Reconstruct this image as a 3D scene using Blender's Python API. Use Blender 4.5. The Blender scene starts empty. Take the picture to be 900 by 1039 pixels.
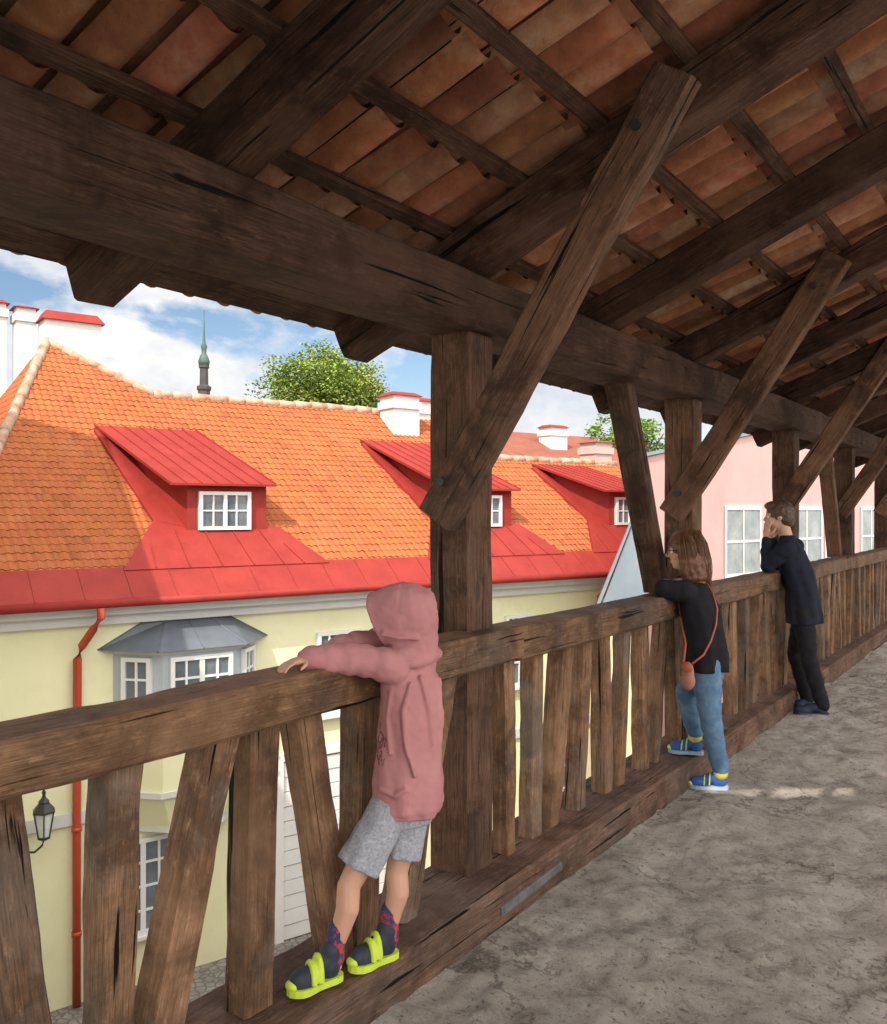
import bpy, bmesh, math, random
from math import sin, cos, pi, radians, sqrt
from mathutils import Vector as V, Matrix, noise
from mathutils.bvhtree import BVHTree
random.seed(7)
S = bpy.context.scene; COL = S.collection
TH = math.atan(628/900); c_, s_ = cos(TH), sin(TH)
def W(L,D,Z): return V((L*c_-D*s_, L*s_+D*c_, Z))
def FA(t,r,z): return W(-3.61+.81*t-.586*r, 13+.586*t+.81*r, z)
def PK(t,r,z): return W(3.63+.74*t+.3*r, 17+.673*t+.95*r, z)
def LT(t,r,z): return W(2.79+.94*t+.2*r, 15.5+.34*t+.98*r, z)
UP=V((0,0,1)); GB=-5.32
# ------------------------------------------------------------------ materials
def nd(nt,t,**k):
    n=nt.nodes.new(t)
    for a,b in k.items(): setattr(n,a,b)
    return n
def newmat(name):
    m=bpy.data.materials.new(name); m.use_nodes=True
    return m,m.node_tree,m.node_tree.nodes['Principled BSDF']
def setin(nt,sock,v):
    if hasattr(v,'is_output'): nt.links.new(v,sock)
    else: sock.default_value=v
def mth(nt,op,*a):
    n=nd(nt,'ShaderNodeMath',operation=op)
    for i,v in enumerate(a): setin(nt,n.inputs[i],v)
    return n.outputs[0]
def nz(nt,vec,scale,detail=5,rough=.6,dist=0):
    n=nd(nt,'ShaderNodeTexNoise'); n.inputs['Scale'].default_value=scale; n.inputs['Detail'].default_value=detail
    n.inputs['Roughness'].default_value=rough; n.inputs['Distortion'].default_value=dist
    if vec is not None: nt.links.new(vec,n.inputs['Vector'])
    return n.outputs['Fac']
def ramp(nt,fac,stops):
    n=nd(nt,'ShaderNodeValToRGB'); e=n.color_ramp.elements
    while len(e)<len(stops): e.new(.5)
    for x,(p,c) in zip(e,stops):
        x.position=p; x.color=(c,c,c,1) if isinstance(c,(int,float)) else (*c,1)
    nt.links.new(fac,n.inputs[0]); return n.outputs[0]
def mix(nt,f,a,b,mode='MIX'):
    n=nd(nt,'ShaderNodeMix',data_type='RGBA',blend_type=mode)
    setin(nt,n.inputs[0],f)
    for i,v in ((6,a),(7,b)):
        if isinstance(v,tuple) and len(v)==3: v=(*v,1)
        setin(nt,n.inputs[i],v)
    return n.outputs[2]
def bump(nt,b,h,st,dist=.01):
    n=nd(nt,'ShaderNodeBump'); n.inputs['Strength'].default_value=st; n.inputs['Distance'].default_value=dist
    nt.links.new(h,n.inputs['Height']); nt.links.new(n.outputs[0],b.inputs['Normal'])
def mapping(nt,vec,sc,loc=(0,0,0)):
    n=nd(nt,'ShaderNodeMapping'); n.inputs['Scale'].default_value=sc; n.inputs['Location'].default_value=loc; nt.links.new(vec,n.inputs[0]); return n.outputs[0]
def wood(name,dark,mid,light,rough=.75,grey=0.,v0=.75):
    m,nt,b=newmat(name)
    uv=nd(nt,'ShaderNodeTexCoord').outputs['UV']; oi=nd(nt,'ShaderNodeObjectInfo').outputs['Random']
    mu=mth(nt,'MULTIPLY',oi,61.)
    ad=nd(nt,'ShaderNodeVectorMath',operation='ADD'); nt.links.new(uv,ad.inputs[0]); nt.links.new(mu,ad.inputs[1])
    v=ad.outputs[0]
    g1=nz(nt,mapping(nt,v,(2.2,30,1)),1,8,.7,1.1); g2=nz(nt,mapping(nt,v,(9,230,1)),1,5,.7,.4)
    cr=nz(nt,mapping(nt,v,(1.3,42,1)),1,4,.55,.6); bl=nz(nt,v,3.6,9,.72,.5); sp_=nz(nt,mapping(nt,v,(14,40,1)),1,6,.75); wz=nz(nt,v,1.6,6,.65)
    col=ramp(nt,g1,[(.35,dark),(.5,mid),(.66,light)])
    col=mix(nt,.45,col,ramp(nt,g2,[(.36,tuple(x*.40 for x in dark)),(.64,tuple(min(1,x*1.3) for x in light))]))
    col=mix(nt,ramp(nt,bl,[(.40,.88),(.56,0.)]),col,dark)
    col=mix(nt,ramp(nt,wz,[(.48,0.),(.66,.45)]),col,tuple(min(1,x*1.2) for x in light))
    col=mix(nt,ramp(nt,sp_,[(.57,0.),(.72,.55)]),col,tuple(min(1,x*1.5) for x in light))
    if grey:
        l=sum(light)/3; col=mix(nt,mth(nt,'MULTIPLY',ramp(nt,wz,[(.40,1.),(.52,0.)]),grey),col,(l*1.1,l*.93,l*.78))
    crk=ramp(nt,cr,[(.33,0.),(.365,1.)])
    col=mix(nt,crk,tuple(x*.15 for x in dark),col)
    br=mth(nt,'MULTIPLY_ADD',oi,.5,v0)
    hs_=nd(nt,'ShaderNodeHueSaturation'); hs_.inputs['Saturation'].default_value=.98; nt.links.new(col,hs_.inputs['Color']); nt.links.new(br,hs_.inputs['Value'])
    nt.links.new(hs_.outputs[0],b.inputs['Base Color']); b.inputs['Roughness'].default_value=rough; b.inputs['Specular IOR Level'].default_value=.15
    h=mix(nt,.5,g2,crk); h=mix(nt,.35,h,sp_); bump(nt,b,h,1.,.014)
    return m
def gen(name,c1,c2,scale=4,rough=.7,bs=.0,bscale=40,attr=False,metal=0,bd=.01,c3=None,spec=None,speck=None):
    m,nt,b=newmat(name); tc=nd(nt,'ShaderNodeTexCoord').outputs['Object']
    n=nz(nt,tc,scale,6,.62)
    st=[(.3,c1),(.7,c2)] if c3 is None else [(.28,c1),(.52,c2),(.74,c3)]
    col=ramp(nt,n,st)
    if speck:
        s2=nz(nt,tc,speck[0],6,.72); col=mix(nt,ramp(nt,s2,[(.50,0.),(.68 if len(speck)<4 else speck[3],speck[2])]),col,speck[1])
    if attr:
        a=nd(nt,'ShaderNodeAttribute',attribute_name='Col').outputs['Color']; col=mix(nt,1.,col,a,'MULTIPLY')
    nt.links.new(col,b.inputs['Base Color']); b.inputs['Roughness'].default_value=rough; b.inputs['Metallic'].default_value=metal
    if spec is not None: b.inputs['Specular IOR Level'].default_value=spec
    if bs: bump(nt,b,nz(nt,tc,bscale,6,.65),bs,bd)
    return m
M={}
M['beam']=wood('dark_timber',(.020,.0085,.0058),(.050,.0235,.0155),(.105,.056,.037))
M['rail']=wood('worn_timber',(.050,.022,.012),(.155,.077,.040),(.32,.185,.105),.6,.3,.8)
M['bal']=wood('baluster_timber',(.042,.019,.0105),(.145,.073,.039),(.33,.19,.11),.7,.4,.75)
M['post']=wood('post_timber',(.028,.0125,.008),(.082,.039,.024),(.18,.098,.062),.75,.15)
M['sill']=wood('sill_timber',(.040,.018,.012),(.10,.049,.034),(.20,.118,.083),.7,.3)
M['tile_in']=gen('clay_tile_underside',(.17,.057,.031),(.32,.122,.066),6,.9,.6,35,True,c3=(.42,.26,.18),speck=(26,(.12,.055,.036),.45))
M['tile_deck']=gen('tile_back',(.10,.04,.025),(.2,.08,.05),6,.9)
M['roof']=gen('orange_pantile',(.335,.095,.036),(.375,.112,.040),1.2,.85,.3,25,True,c3=(.395,.132,.052),spec=.25,speck=(14,(.26,.09,.045),.5))
M['roof2']=gen('red_tile_far',(.20,.06,.04),(.28,.09,.055),2,.8,.3,12)
M['ridge']=gen('ridge_mortar',(.38,.15,.08),(.43,.30,.22),5,.9,.4,20,c3=(.46,.41,.35))
M['red']=gen('red_sheet_metal',(.25,.025,.021),(.305,.036,.028),2.5,.6,.05,6,spec=.25,speck=(3,(.215,.022,.019),.6))
M['pipe']=gen('red_pipe',(.40,.05,.022),(.47,.064,.03),6,.4)
M['yellow']=gen('yellow_plaster',(.73,.71,.46),(.79,.77,.52),.9,.9,.15,30,speck=(2.2,(.68,.645,.41),.5))
M['white']=gen('white_plaster',(.56,.56,.56),(.64,.64,.63),2,.8,.1,20)
M['frame']=gen('white_paint',(.68,.69,.70),(.75,.75,.75),3,.5)
M['greyframe']=gen('grey_paint',(.36,.41,.46),(.44,.48,.52),3,.5)
M['pane']=gen('window_glass',(.06,.075,.09),(.18,.21,.24),1.6,.08)
M['pane2']=gen('curtained_glass',(.20,.24,.26),(.40,.43,.44),2.2,.12)
M['greymetal']=gen('grey_sheet_metal',(.085,.10,.125),(.13,.15,.18),2,.5,.05,6)
M['palegrey']=gen('pale_grey_metal',(.20,.25,.30),(.26,.31,.36),1.5,.5)
M['pink']=gen('pink_plaster',(.57,.335,.325),(.63,.385,.37),1,.9,.1,25)
M['pinkpale']=gen('pale_pink_plaster',(.48,.34,.31),(.54,.40,.37),2,.9)
M['black']=gen('black_iron',(.015,.015,.016),(.03,.03,.03),8,.45)
M['glass']=gen('lantern_glass',(.55,.58,.58),(.7,.72,.7),6,.15)
M['iron']=gen('weathered_iron_plate',(.07,.07,.07),(.17,.17,.165),22,.6,.4,60,metal=.2)
M['stonewall']=gen('limestone',(.26,.24,.21),(.42,.39,.34),2.5,.95,.8,6,bd=.05)
M['bounce_terrace']=gen('pale_bounce_paving',(.42,.37,.31),(.56,.50,.43),1.5,.95,.5,12)
M['ground']=gen('earth',(.13,.13,.10),(.2,.19,.16),.3,.95)
M['leaf']=gen('leaf',(.9,.9,.9),(1,1,1),2,.6,attr=True)
M['bark']=gen('bark',(.05,.035,.025),(.1,.075,.05),8,.9,.5,20)
M['spire']=gen('dark_spire',(.04,.035,.037),(.07,.06,.058),.6,.7)
M['copper']=gen('green_copper',(.04,.085,.075),(.07,.13,.11),.6,.6)
def stone_floor():
    m,nt,b=newmat('worn_stone_floor'); tc=nd(nt,'ShaderNodeTexCoord').outputs['Object']
    nn=nd(nt,'ShaderNodeTexNoise'); nn.inputs['Scale'].default_value=2.2; nn.inputs['Detail'].default_value=8; nn.inputs['Roughness'].default_value=.68; nt.links.new(tc,nn.inputs['Vector'])
    sc=nd(nt,'ShaderNodeVectorMath',operation='SCALE'); nt.links.new(nn.outputs['Color'],sc.inputs[0]); sc.inputs['Scale'].default_value=.9
    av=nd(nt,'ShaderNodeVectorMath',operation='ADD'); nt.links.new(tc,av.inputs[0]); nt.links.new(sc.outputs[0],av.inputs[1])
    vo=nd(nt,'ShaderNodeTexVoronoi',feature='F1'); vo.inputs['Scale'].default_value=1.4; nt.links.new(av.outputs[0],vo.inputs['Vector'])
    ve=nd(nt,'ShaderNodeTexVoronoi',feature='DISTANCE_TO_EDGE'); ve.inputs['Scale'].default_value=1.4; nt.links.new(av.outputs[0],ve.inputs['Vector'])
    n1=nz(nt,tc,.9,9,.64,.6); n2=nz(nt,tc,6.0,12,.80,.5); n3=nz(nt,tc,42,7,.8); n5=nz(nt,tc,150,3,.6)
    col=ramp(nt,n1,[(.34,(.45,.392,.338)),(.5,(.58,.517,.455)),(.64,(.70,.64,.575))])
    sx=nd(nt,'ShaderNodeSeparateColor'); nt.links.new(vo.outputs['Color'],sx.inputs[0])
    col=mix(nt,.7,col,ramp(nt,sx.outputs[0],[(0.,.76),(.5,.95),(1.,1.18)]),'MULTIPLY')
    col=mix(nt,.5,col,ramp(nt,n2,[(.38,(.20,.168,.14)),(.47,(.55,.487,.43)),(.58,(.82,.76,.69))]))
    col=mix(nt,ramp(nt,n3,[(.38,.8),(.45,0.)]),col,(.15,.122,.10))
    col=mix(nt,ramp(nt,n5,[(.56,0.),(.66,.4)]),col,(.84,.78,.71))
    eg=mth(nt,'MULTIPLY',ramp(nt,ve.outputs[0],[(.0,.7),(.028,0.)]),ramp(nt,n1,[(.46,1.),(.58,0.)]))
    col=mix(nt,eg,col,(.13,.105,.085))
    nt.links.new(col,b.inputs['Base Color']); b.inputs['Roughness'].default_value=.92; b.inputs['Specular IOR Level'].default_value=.2
    h=mix(nt,.45,n2,n3); bump(nt,b,h,1.,.10); return m
M['floor']=stone_floor()
def cobble():
    m,nt,b=newmat('cobbles'); tc=nd(nt,'ShaderNodeTexCoord').outputs['Object']
    vo=nd(nt,'ShaderNodeTexVoronoi',feature='DISTANCE_TO_EDGE'); vo.inputs['Scale'].default_value=8; nt.links.new(tc,vo.inputs['Vector'])
    e=ramp(nt,vo.outputs[0],[(.02,0.),(.12,1.)]); n=nz(nt,tc,5,4)
    col=mix(nt,e,(.13,.115,.10),ramp(nt,n,[(.3,(.17,.155,.145)),(.7,(.28,.26,.24))]))
    nt.links.new(col,b.inputs['Base Color']); b.inputs['Roughness'].default_value=.85; bump(nt,b,e,.5,.03); return m
M['cobble']=cobble()
def skin(name,c):
    m=gen(name,tuple(x*.9 for x in c),c,18,.5); b=m.node_tree.nodes['Principled BSDF']
    b.inputs['Subsurface Weight'].default_value=.12; b.inputs['Subsurface Radius'].default_value=(.6,.25,.12); b.inputs['Subsurface Scale'].default_value=.01
    return m
M['skin']=skin('skin',(.55,.31,.215))
def cloth(name,c1,c2,sc=60,bs=.25,big=3): return gen(name,c1,c2,sc,.9,bs,260,bd=.003,spec=.15)
M['hoodie']=cloth('pink_cotton',(.385,.17,.182),(.45,.212,.22),9)
M['print']=gen('dark_print',(.14,.055,.06),(.19,.08,.085),30,.9)
M['shorts']=cloth('grey_marl',(.20,.21,.25),(.40,.41,.46),120)
M['sock']=gen('patterned_sock',(.02,.03,.09),(.04,.05,.13),45,.9,speck=(34,(.45,.04,.03),1.,.56))
M['shoe1']=gen('black_mesh',(.012,.016,.03),(.03,.036,.06),30,.7)
M['neon']=gen('neon_yellow',(.42,.58,.03),(.54,.68,.06),12,.6)
M['shoe2']=gen('blue_mesh',(.015,.06,.24),(.03,.10,.36),30,.7)
M['shoe3']=gen('dark_blue_mesh',(.012,.022,.05),(.022,.04,.08),30,.7)
M['sole']=gen('pale_sole',(.24,.33,.45),(.36,.45,.54),12,.7)
M['soled']=gen('dark_sole',(.03,.035,.04),(.05,.055,.06),12,.7)
M['blackcloth']=cloth('black_cotton',(.010,.010,.013),(.018,.018,.023),14)
M['navycloth']=cloth('navy_cotton',(.011,.013,.024),(.019,.023,.037),14)
M['greytrouser']=cloth('charcoal_denim',(.012,.012,.015),(.022,.022,.027),20)
M['jeans']=cloth('blue_denim',(.06,.125,.23),(.155,.255,.385),16)
M['hair']=gen('reddish_brown_hair',(.065,.025,.011),(.18,.074,.031),34,.5,.3,140)
M['hair2']=gen('warm_brown_hair',(.035,.017,.009),(.10,.052,.027),34,.5,.4,140)
M['leather']=gen('dusty_leather',(.30,.125,.095),(.38,.175,.13),14,.5,.2,60)
M['strap']=gen('red_strap',(.34,.08,.048),(.41,.11,.066),14,.6)
M['eyew']=gen('eye_white',(.7,.7,.7),(.75,.75,.75),5,.3); M['iris']=gen('iris',(.02,.015,.01),(.03,.02,.015),5,.2)
M['lip']=gen('lip',(.5,.2,.17),(.55,.23,.2),10,.5)
M['ysock']=gen('yellow_sock',(.5,.46,.06),(.6,.56,.1),30,.9)
# ------------------------------------------------------------------ mesh helpers
def rootloc(p):
    if p is None: return V((0,0,0))
    while p.parent: p=p.parent
    return p.location
def link(name,me,mat,parent):
    o=bpy.data.objects.new(name,me); COL.objects.link(o)
    if parent is not None: o.parent=parent
    if mat is not None: me.materials.append(mat)
    return o
def thing(name,label,cat,loc=(0,0,0),group=None):
    o=bpy.data.objects.new(name,None); COL.objects.link(o); o.location=loc; o.empty_display_size=.2
    o['label']=label; o['category']=cat
    if group: o['group']=group
    return o
def tag(o,label,cat,kind=None):
    o['label']=label; o['category']=cat
    if kind: o['kind']=kind
    return o
class MB:
    def __init__(s): s.v=[]; s.f=[]; s.uv=[]; s.c=[]
    def add(s,pts): 
        n=len(s.v); s.v+=[V(p) for p in pts]; return n
    def face(s,idx,uv=None,col=None): s.f.append(tuple(idx)); s.uv.append(uv); s.c.append(col)
    def poly(s,pts,uv=None,col=None): n=s.add(pts); s.face(range(n,n+len(pts)),uv,col)
    def solid(s,A,B,col=None):
        n=len(A); a=s.add(A); b=s.add(B); s.face(range(a,a+n),None,col); s.face([b+n-1-i for i in range(n)],None,col)
        for i in range(n): s.face((a+i,b+i,b+(i+1)%n,a+(i+1)%n),None,col)
    def hexa(s,fn,t0,t1,r0,r1,z0,z1):
        s.solid([fn(t0,r0,z0),fn(t1,r0,z0),fn(t1,r0,z1),fn(t0,r0,z1)],[fn(t0,r1,z0),fn(t1,r1,z0),fn(t1,r1,z1),fn(t0,r1,z1)])
    def tube(s,pts,rad,n=8,col=None):
        pts=[V(p) for p in pts]; rings=[]
        if not hasattr(rad,'__len__'): rad=[rad]*len(pts)
        for i,p in enumerate(pts):
            d=(pts[min(i+1,len(pts)-1)]-pts[max(i-1,0)]).normalized()
            a=d.cross(UP if abs(d.z)<.9 else V((1,0,0))).normalized(); b=d.cross(a)
            rings.append(s.add([p+(a*cos(2*pi*k/n)+b*sin(2*pi*k/n))*rad[i] for k in range(n)]))
        for i in range(len(pts)-1):
            for k in range(n): s.face((rings[i]+k,rings[i]+(k+1)%n,rings[i+1]+(k+1)%n,rings[i+1]+k),None,col)
        s.face([rings[0]+k for k in range(n)][::-1],None,col); s.face([rings[-1]+k for k in range(n)],None,col)
    def lathe(s,c,prof,n=12):
        c=V(c); rs=[s.add([c+V((r*cos(2*pi*(k+.5)/n),r*sin(2*pi*(k+.5)/n),z)) for k in range(n)]) for r,z in prof]
        for i in range(len(rs)-1):
            for k in range(n): s.face((rs[i]+k,rs[i]+(k+1)%n,rs[i+1]+(k+1)%n,rs[i+1]+k))
        s.face([rs[0]+k for k in range(n)][::-1]); s.face([rs[-1]+k for k in range(n)])
    def beam(s,p0,p1,w,h,up=UP,j=.004,ch=.006,step=.08,wob=1.):
        p0=V(p0);p1=V(p1); d=p1-p0; Ln=d.length; d.normalize(); sd=d.cross(up).normalized(); u2=sd.cross(d).normalized()
        hw,hh=w/2,h/2; prof=[]
        for q in range(4):
            for i in range(4):
                t=-1+2*i/3
                if q==0: prof.append((t*(hw-ch),-hh))
                if q==1: prof.append((hw,t*(hh-ch)))
                if q==2: prof.append((-t*(hw-ch),hh))
                if q==3: prof.append((-hw,-t*(hh-ch)))
        n=16; per=[0]
        for i in range(n): 
            a,b=prof[i],prof[(i+1)%n]; per.append(per[-1]+math.hypot(a[0]-b[0],a[1]-b[1]))
        m=max(2,int(Ln/step)); sv=V((random.random()*50,random.random()*50,random.random()*50)); rs=[]
        for k in range(m+1):
            t=k/m; cc=p0+d*Ln*t; q=V((t*Ln*.6,0,0))+sv
            cc=cc+(sd*noise.noise(q)+u2*noise.noise(q+V((0,9,0))))*j*2.*wob
            ring=[]
            for x,y in prof:
                pp=cc+sd*x+u2*y; o=V((x/hw,y/hh)); oo=(sd*x/hw+u2*y/hh)
                loc=V((t*Ln,x*3,y*3))
                e=noise.noise(loc*2.2+sv)*j*.7+noise.noise(loc*12+sv)*j*.35
                if abs(o.x)>.55 and abs(o.y)>.55: e-=max(0,noise.noise(loc*4.1+sv*2)-.15)*j*2.4
                ring.append(pp+oo*e)
            rs.append(s.add(ring))
        for k in range(m):
            u0,u1=Ln*k/m,Ln*(k+1)/m
            for i in range(n):
                i2=(i+1)%n
                s.face((rs[k]+i,rs[k]+i2,rs[k+1]+i2,rs[k+1]+i),[(u0,per[i]),(u0,per[i+1]),(u1,per[i+1]),(u1,per[i])])
        s.face([rs[0]+i for i in range(n)][::-1],[(p[0]*.3,p[1]) for p in prof][::-1]); s.face([rs[-1]+i for i in range(n)],[(p[0]*.3,p[1]) for p in prof])
    def build(s,name,mat,parent=None,smooth=False,rec=True):
        off=rootloc(parent); me=bpy.data.meshes.new(name)
        me.from_pydata([tuple(p-off) for p in s.v],[],s.f)
        if any(u is not None for u in s.uv):
            L=me.uv_layers.new(name='UVMap').data
            for p,u in zip(me.polygons,s.uv):
                if u is not None:
                    for li,q in zip(p.loop_indices,u): L[li].uv=q
        if any(c is not None for c in s.c):
            L=me.color_attributes.new('Col','FLOAT_COLOR','CORNER').data
            for p,c in zip(me.polygons,s.c):
                for li in p.loop_indices: L[li].color=(*(c or (1,1,1)),1)
        if rec:
            bm=bmesh.new(); bm.from_mesh(me); bmesh.ops.recalc_face_normals(bm,faces=bm.faces); bm.to_mesh(me); bm.free()
        if smooth:
            for p in me.polygons: p.use_smooth=True
        return link(name,me,mat,parent)
def beam(name,mat,parent,*a,**k):
    b=MB(); b.beam(*a,**k); o=b.build(name,mat,parent,True)
    if hasattr(o.data,'set_sharp_from_angle'): o.data.set_sharp_from_angle(angle=radians(30))
    return o
def inpoly(x,y,P):
    r=False; n=len(P)
    for i in range(n):
        x1,y1=P[i]; x2,y2=P[(i+1)%n]
        if (y1>y)!=(y2>y) and x<(x2-x1)*(y-y1)/(y2-y1)+x1: r=not r
    return r
def tile_slope(mb,O,U,Vv,P,tw=.118,tl=.168,amp=.024,lift=.012):
    N=U.cross(Vv).normalized()
    if N.z<0: N=-N
    us=[p[0] for p in P]; vs=[p[1] for p in P]; v=min(vs)
    while v<max(vs):
        u=min(us)
        while u<max(us):
            if inpoly(u+tw/2,v+tl*.4,P):
                jz=random.uniform(-.004,.004); g=random.uniform(.91,1.07); cc=(g,g*random.uniform(.93,1.07),g*random.uniform(.9,1.1))
                if random.random()<.04: cc=tuple(x*.82 for x in cc)
                lo=[];hi=[];bo=[]
                for a in range(6):
                    h=amp*(.5-.5*cos(2*pi*a/5)); x=u+tw*a/5
                    lo.append(O+U*x+Vv*(v-.015)+N*(h+lift+jz)); hi.append(O+U*x+Vv*(v+tl)+N*(h+jz)); bo.append(O+U*x+Vv*(v-.015)+N*(h*.8))
                a0=mb.add(lo); b0=mb.add(hi); d0=mb.add(bo)
                for a in range(5):
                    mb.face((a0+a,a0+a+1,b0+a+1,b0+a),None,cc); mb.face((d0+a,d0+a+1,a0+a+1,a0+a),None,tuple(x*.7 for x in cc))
            u+=tw
        v+=tl
def window(parent,fn,t0,t1,z0,z1,nx=2,ny=2,r=0.,fw=.06,bw=.03,fm='frame',thick=None,pm='pane'):
    f=MB(); ro,ri=r-.07,r-.003
    f.hexa(fn,t0,t0+fw,ro,ri,z0,z1); f.hexa(fn,t1-fw,t1,ro,ri,z0,z1)
    f.hexa(fn,t0+fw,t1-fw,ro+.002,ri,z1-fw,z1); f.hexa(fn,t0+fw,t1-fw,ro+.002,ri,z0,z0+fw)
    for i in range(1,nx):
        t=t0+(t1-t0)*i/nx; w=(fw*.6 if (thick and i in thick) else bw/2)
        f.hexa(fn,t-w,t+w,ro+.012,ri,z0+fw,z1-fw)
    for i in range(1,ny):
        z=z0+(z1-z0)*i/ny; f.hexa(fn,t0+fw,t1-fw,ro+.016,ri,z-bw/2,z+bw/2)
    f.hexa(fn,t0-.05,t1+.05,ro-.05,ri,z0-.05,z0-.002)
    o=f.build('window',M[fm],parent)
    p=MB(); p.hexa(fn,t0+fw*.5,t1-fw*.5,r-.03,r-.004,z0+fw*.5,z1-fw*.5); p.build('pane',M[pm],o)
    return o
# ------------------------------------------------------------------ setting: ground, street, walkway
XYZ=lambda x,y,z:V((x,y,z))
g=MB(); g.poly([(-900,-900,GB-.04),(900,-900,GB-.04),(900,900,GB-.04),(-900,900,GB-.04)])
tag(g.build('ground',M['ground']),'dark earth ground reaching to the horizon','ground','structure')
g=MB(); g.poly([FA(-14,-1.2,-5.26),FA(26,-1.2,-5.26),FA(26,-16,-5.26),FA(-14,-16,-5.26)])
tag(g.build('street',M['cobble']),'narrow cobbled street below the gallery','street','structure')
g=MB(); g.hexa(FA,-14,26,-1.2,0,GB,-5.16)
tag(g.build('pavement',M['cobble']),'raised pavement along the yellow house','pavement','structure')
def floor_z(x,y):
    p=V((x,y,0)); a=noise.noise(p*3.1)
    return noise.noise(p*1.6)*.020+noise.noise(p*5)*.018+noise.noise(p*13)*.014*(.6+abs(a))+noise.noise(p*27)*.005+max(0,noise.noise(p*2.4+V((7,3,0)))-.12)*.06
fx=[-1.70+i*.020 for i in range(120)]; fy=[-1+i*.022 for i in range(870)]
mb=MB()
for y in fy:
    for x in fx: mb.v.append(V((x,y,floor_z(x,y))))
nx=len(fx)
for j in range(len(fy)-1):
    for i in range(nx-1): mb.face((j*nx+i,j*nx+i+1,(j+1)*nx+i+1,(j+1)*nx+i))
tag(mb.build('walkway',M['floor'],None,True,False),'rough grey stone walkway floor of the gallery','walkway','structure')
mb=MB(); mb.hexa(XYZ,-2.0,1.0,-4.2,18.3,GB,-.06)
tag(mb.build('town_wall',M['stonewall']),'limestone town wall carrying the wooden gallery','wall')
mb=MB(); mb.hexa(XYZ,.64,14,-14,24,GB,-.02)  # added beyond the frame to reflect sunlight under the gallery roof
tag(mb.build('bounce_terrace',M['bounce_terrace']),'added pale paving out of view, bouncing light into the gallery','bounce_terrace','structure')
# ------------------------------------------------------------------ gallery
TN=.42; PH=math.atan(TN); sp,cp=sin(PH),cos(PH)
def RP(x,y,q): return V((x-q*sp, y, 2.40+(x+1.75)*TN+q*cp))
gal=thing('roofed_gallery','dark timber gallery with braced posts and clay tiled lean-to roof','gallery',(-1.9,0,0))
posts=[.32+2.42*k for k in range(8)]
for y in posts:
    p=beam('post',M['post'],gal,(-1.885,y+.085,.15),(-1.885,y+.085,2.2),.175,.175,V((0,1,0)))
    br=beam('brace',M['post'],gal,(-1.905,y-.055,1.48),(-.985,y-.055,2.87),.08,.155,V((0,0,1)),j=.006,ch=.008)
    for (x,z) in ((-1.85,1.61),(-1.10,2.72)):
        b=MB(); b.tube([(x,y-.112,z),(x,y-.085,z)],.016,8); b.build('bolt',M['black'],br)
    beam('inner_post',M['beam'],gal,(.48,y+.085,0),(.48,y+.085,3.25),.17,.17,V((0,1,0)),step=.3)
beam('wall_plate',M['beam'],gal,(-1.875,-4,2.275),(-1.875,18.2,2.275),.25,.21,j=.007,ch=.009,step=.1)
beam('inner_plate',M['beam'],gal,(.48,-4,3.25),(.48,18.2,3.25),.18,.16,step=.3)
for y0,y1 in ((4.33,4.86),(9.18,9.7)):
    beam('brace',M['post'],gal,(-1.9,y1,1.06),(-1.9,y0,2.19),.09,.13,V((1,0,0)))
for y in [.40+1.2*i for i in range(-3,15)]:
    yy=y+random.uniform(-.03,.03); a=RP(-2.40,yy,.085); b=RP(.62,yy,.085)
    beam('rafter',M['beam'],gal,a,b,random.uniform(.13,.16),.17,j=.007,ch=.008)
SL=.335
for i in range(10):
    x=-2.55+.372*cp+(i-1)*SL*cp
    beam('batten',M['beam'],gal,RP(x+.08,-4,.19),RP(x+.08,18.2,.19),.05,.04,V((-sp,0,cp)),j=.003,ch=.004,step=.15)
beam('eave_board',M['beam'],gal,RP(-2.36,-4,.155),RP(-2.36,18.2,.155),.14,.025,V((-sp,0,cp)),j=.004,ch=.004,step=.2)
SA,SB=(-.80,1.635),(-.05,1.80)
mb=MB(); pw=.165
for i in range(10):
    xs=-2.55+i*SL*cp; ro_=random.uniform(-.012,.012)
    for jx in range(-24,110):
        y=jx*pw+ro_+random.uniform(-.004,.004)
        if xs>-1.15 and 1.3<y<2.15: continue
        g=random.uniform(.64,1.12); cc=(g,g*random.uniform(.88,1.12),g*random.uniform(.82,1.12))
        if random.random()<.14: cc=tuple(x*.6 for x in cc)
        if random.random()<.2: cc=(g*.95,g*1.2,g*1.3)
        tilt=random.uniform(-.003,.003); sk=random.uniform(-.006,.006)
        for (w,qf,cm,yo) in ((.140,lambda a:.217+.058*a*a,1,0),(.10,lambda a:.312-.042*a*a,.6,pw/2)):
            lo=[];hi=[];mi=[]
            for a in range(9):
                q=a/4-1
                lo.append(RP(xs,y+yo+q*w/2+sk,qf(q)+.032+tilt))
                mi.append(RP(xs+.18*cp,y+yo+q*w/2*.97,qf(q)+.016))
                hi.append(RP(xs+.385*cp,y+yo+q*w/2*.94-sk,qf(q)-tilt))
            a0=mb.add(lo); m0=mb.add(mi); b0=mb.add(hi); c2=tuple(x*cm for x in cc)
            for a in range(8):
                mb.face((a0+a,a0+a+1,m0+a+1,m0+a),None,c2); mb.face((m0+a,m0+a+1,b0+a+1,b0+a),None,c2)
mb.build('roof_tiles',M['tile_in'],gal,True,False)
mb=MB(); q=.36
o=[RP(-2.5,-4,q),RP(.72,-4,q),RP(.72,18.2,q),RP(-2.5,18.2,q)]
h=[RP(SA[0],SA[1]-.06,q),RP(SB[0],SB[1]-.12,q),RP(SB[0],SB[1]+.05,q),RP(SA[0],SA[1]+.08,q)]  # slot added in the unseen roof part to throw a sun streak on the floor
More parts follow.
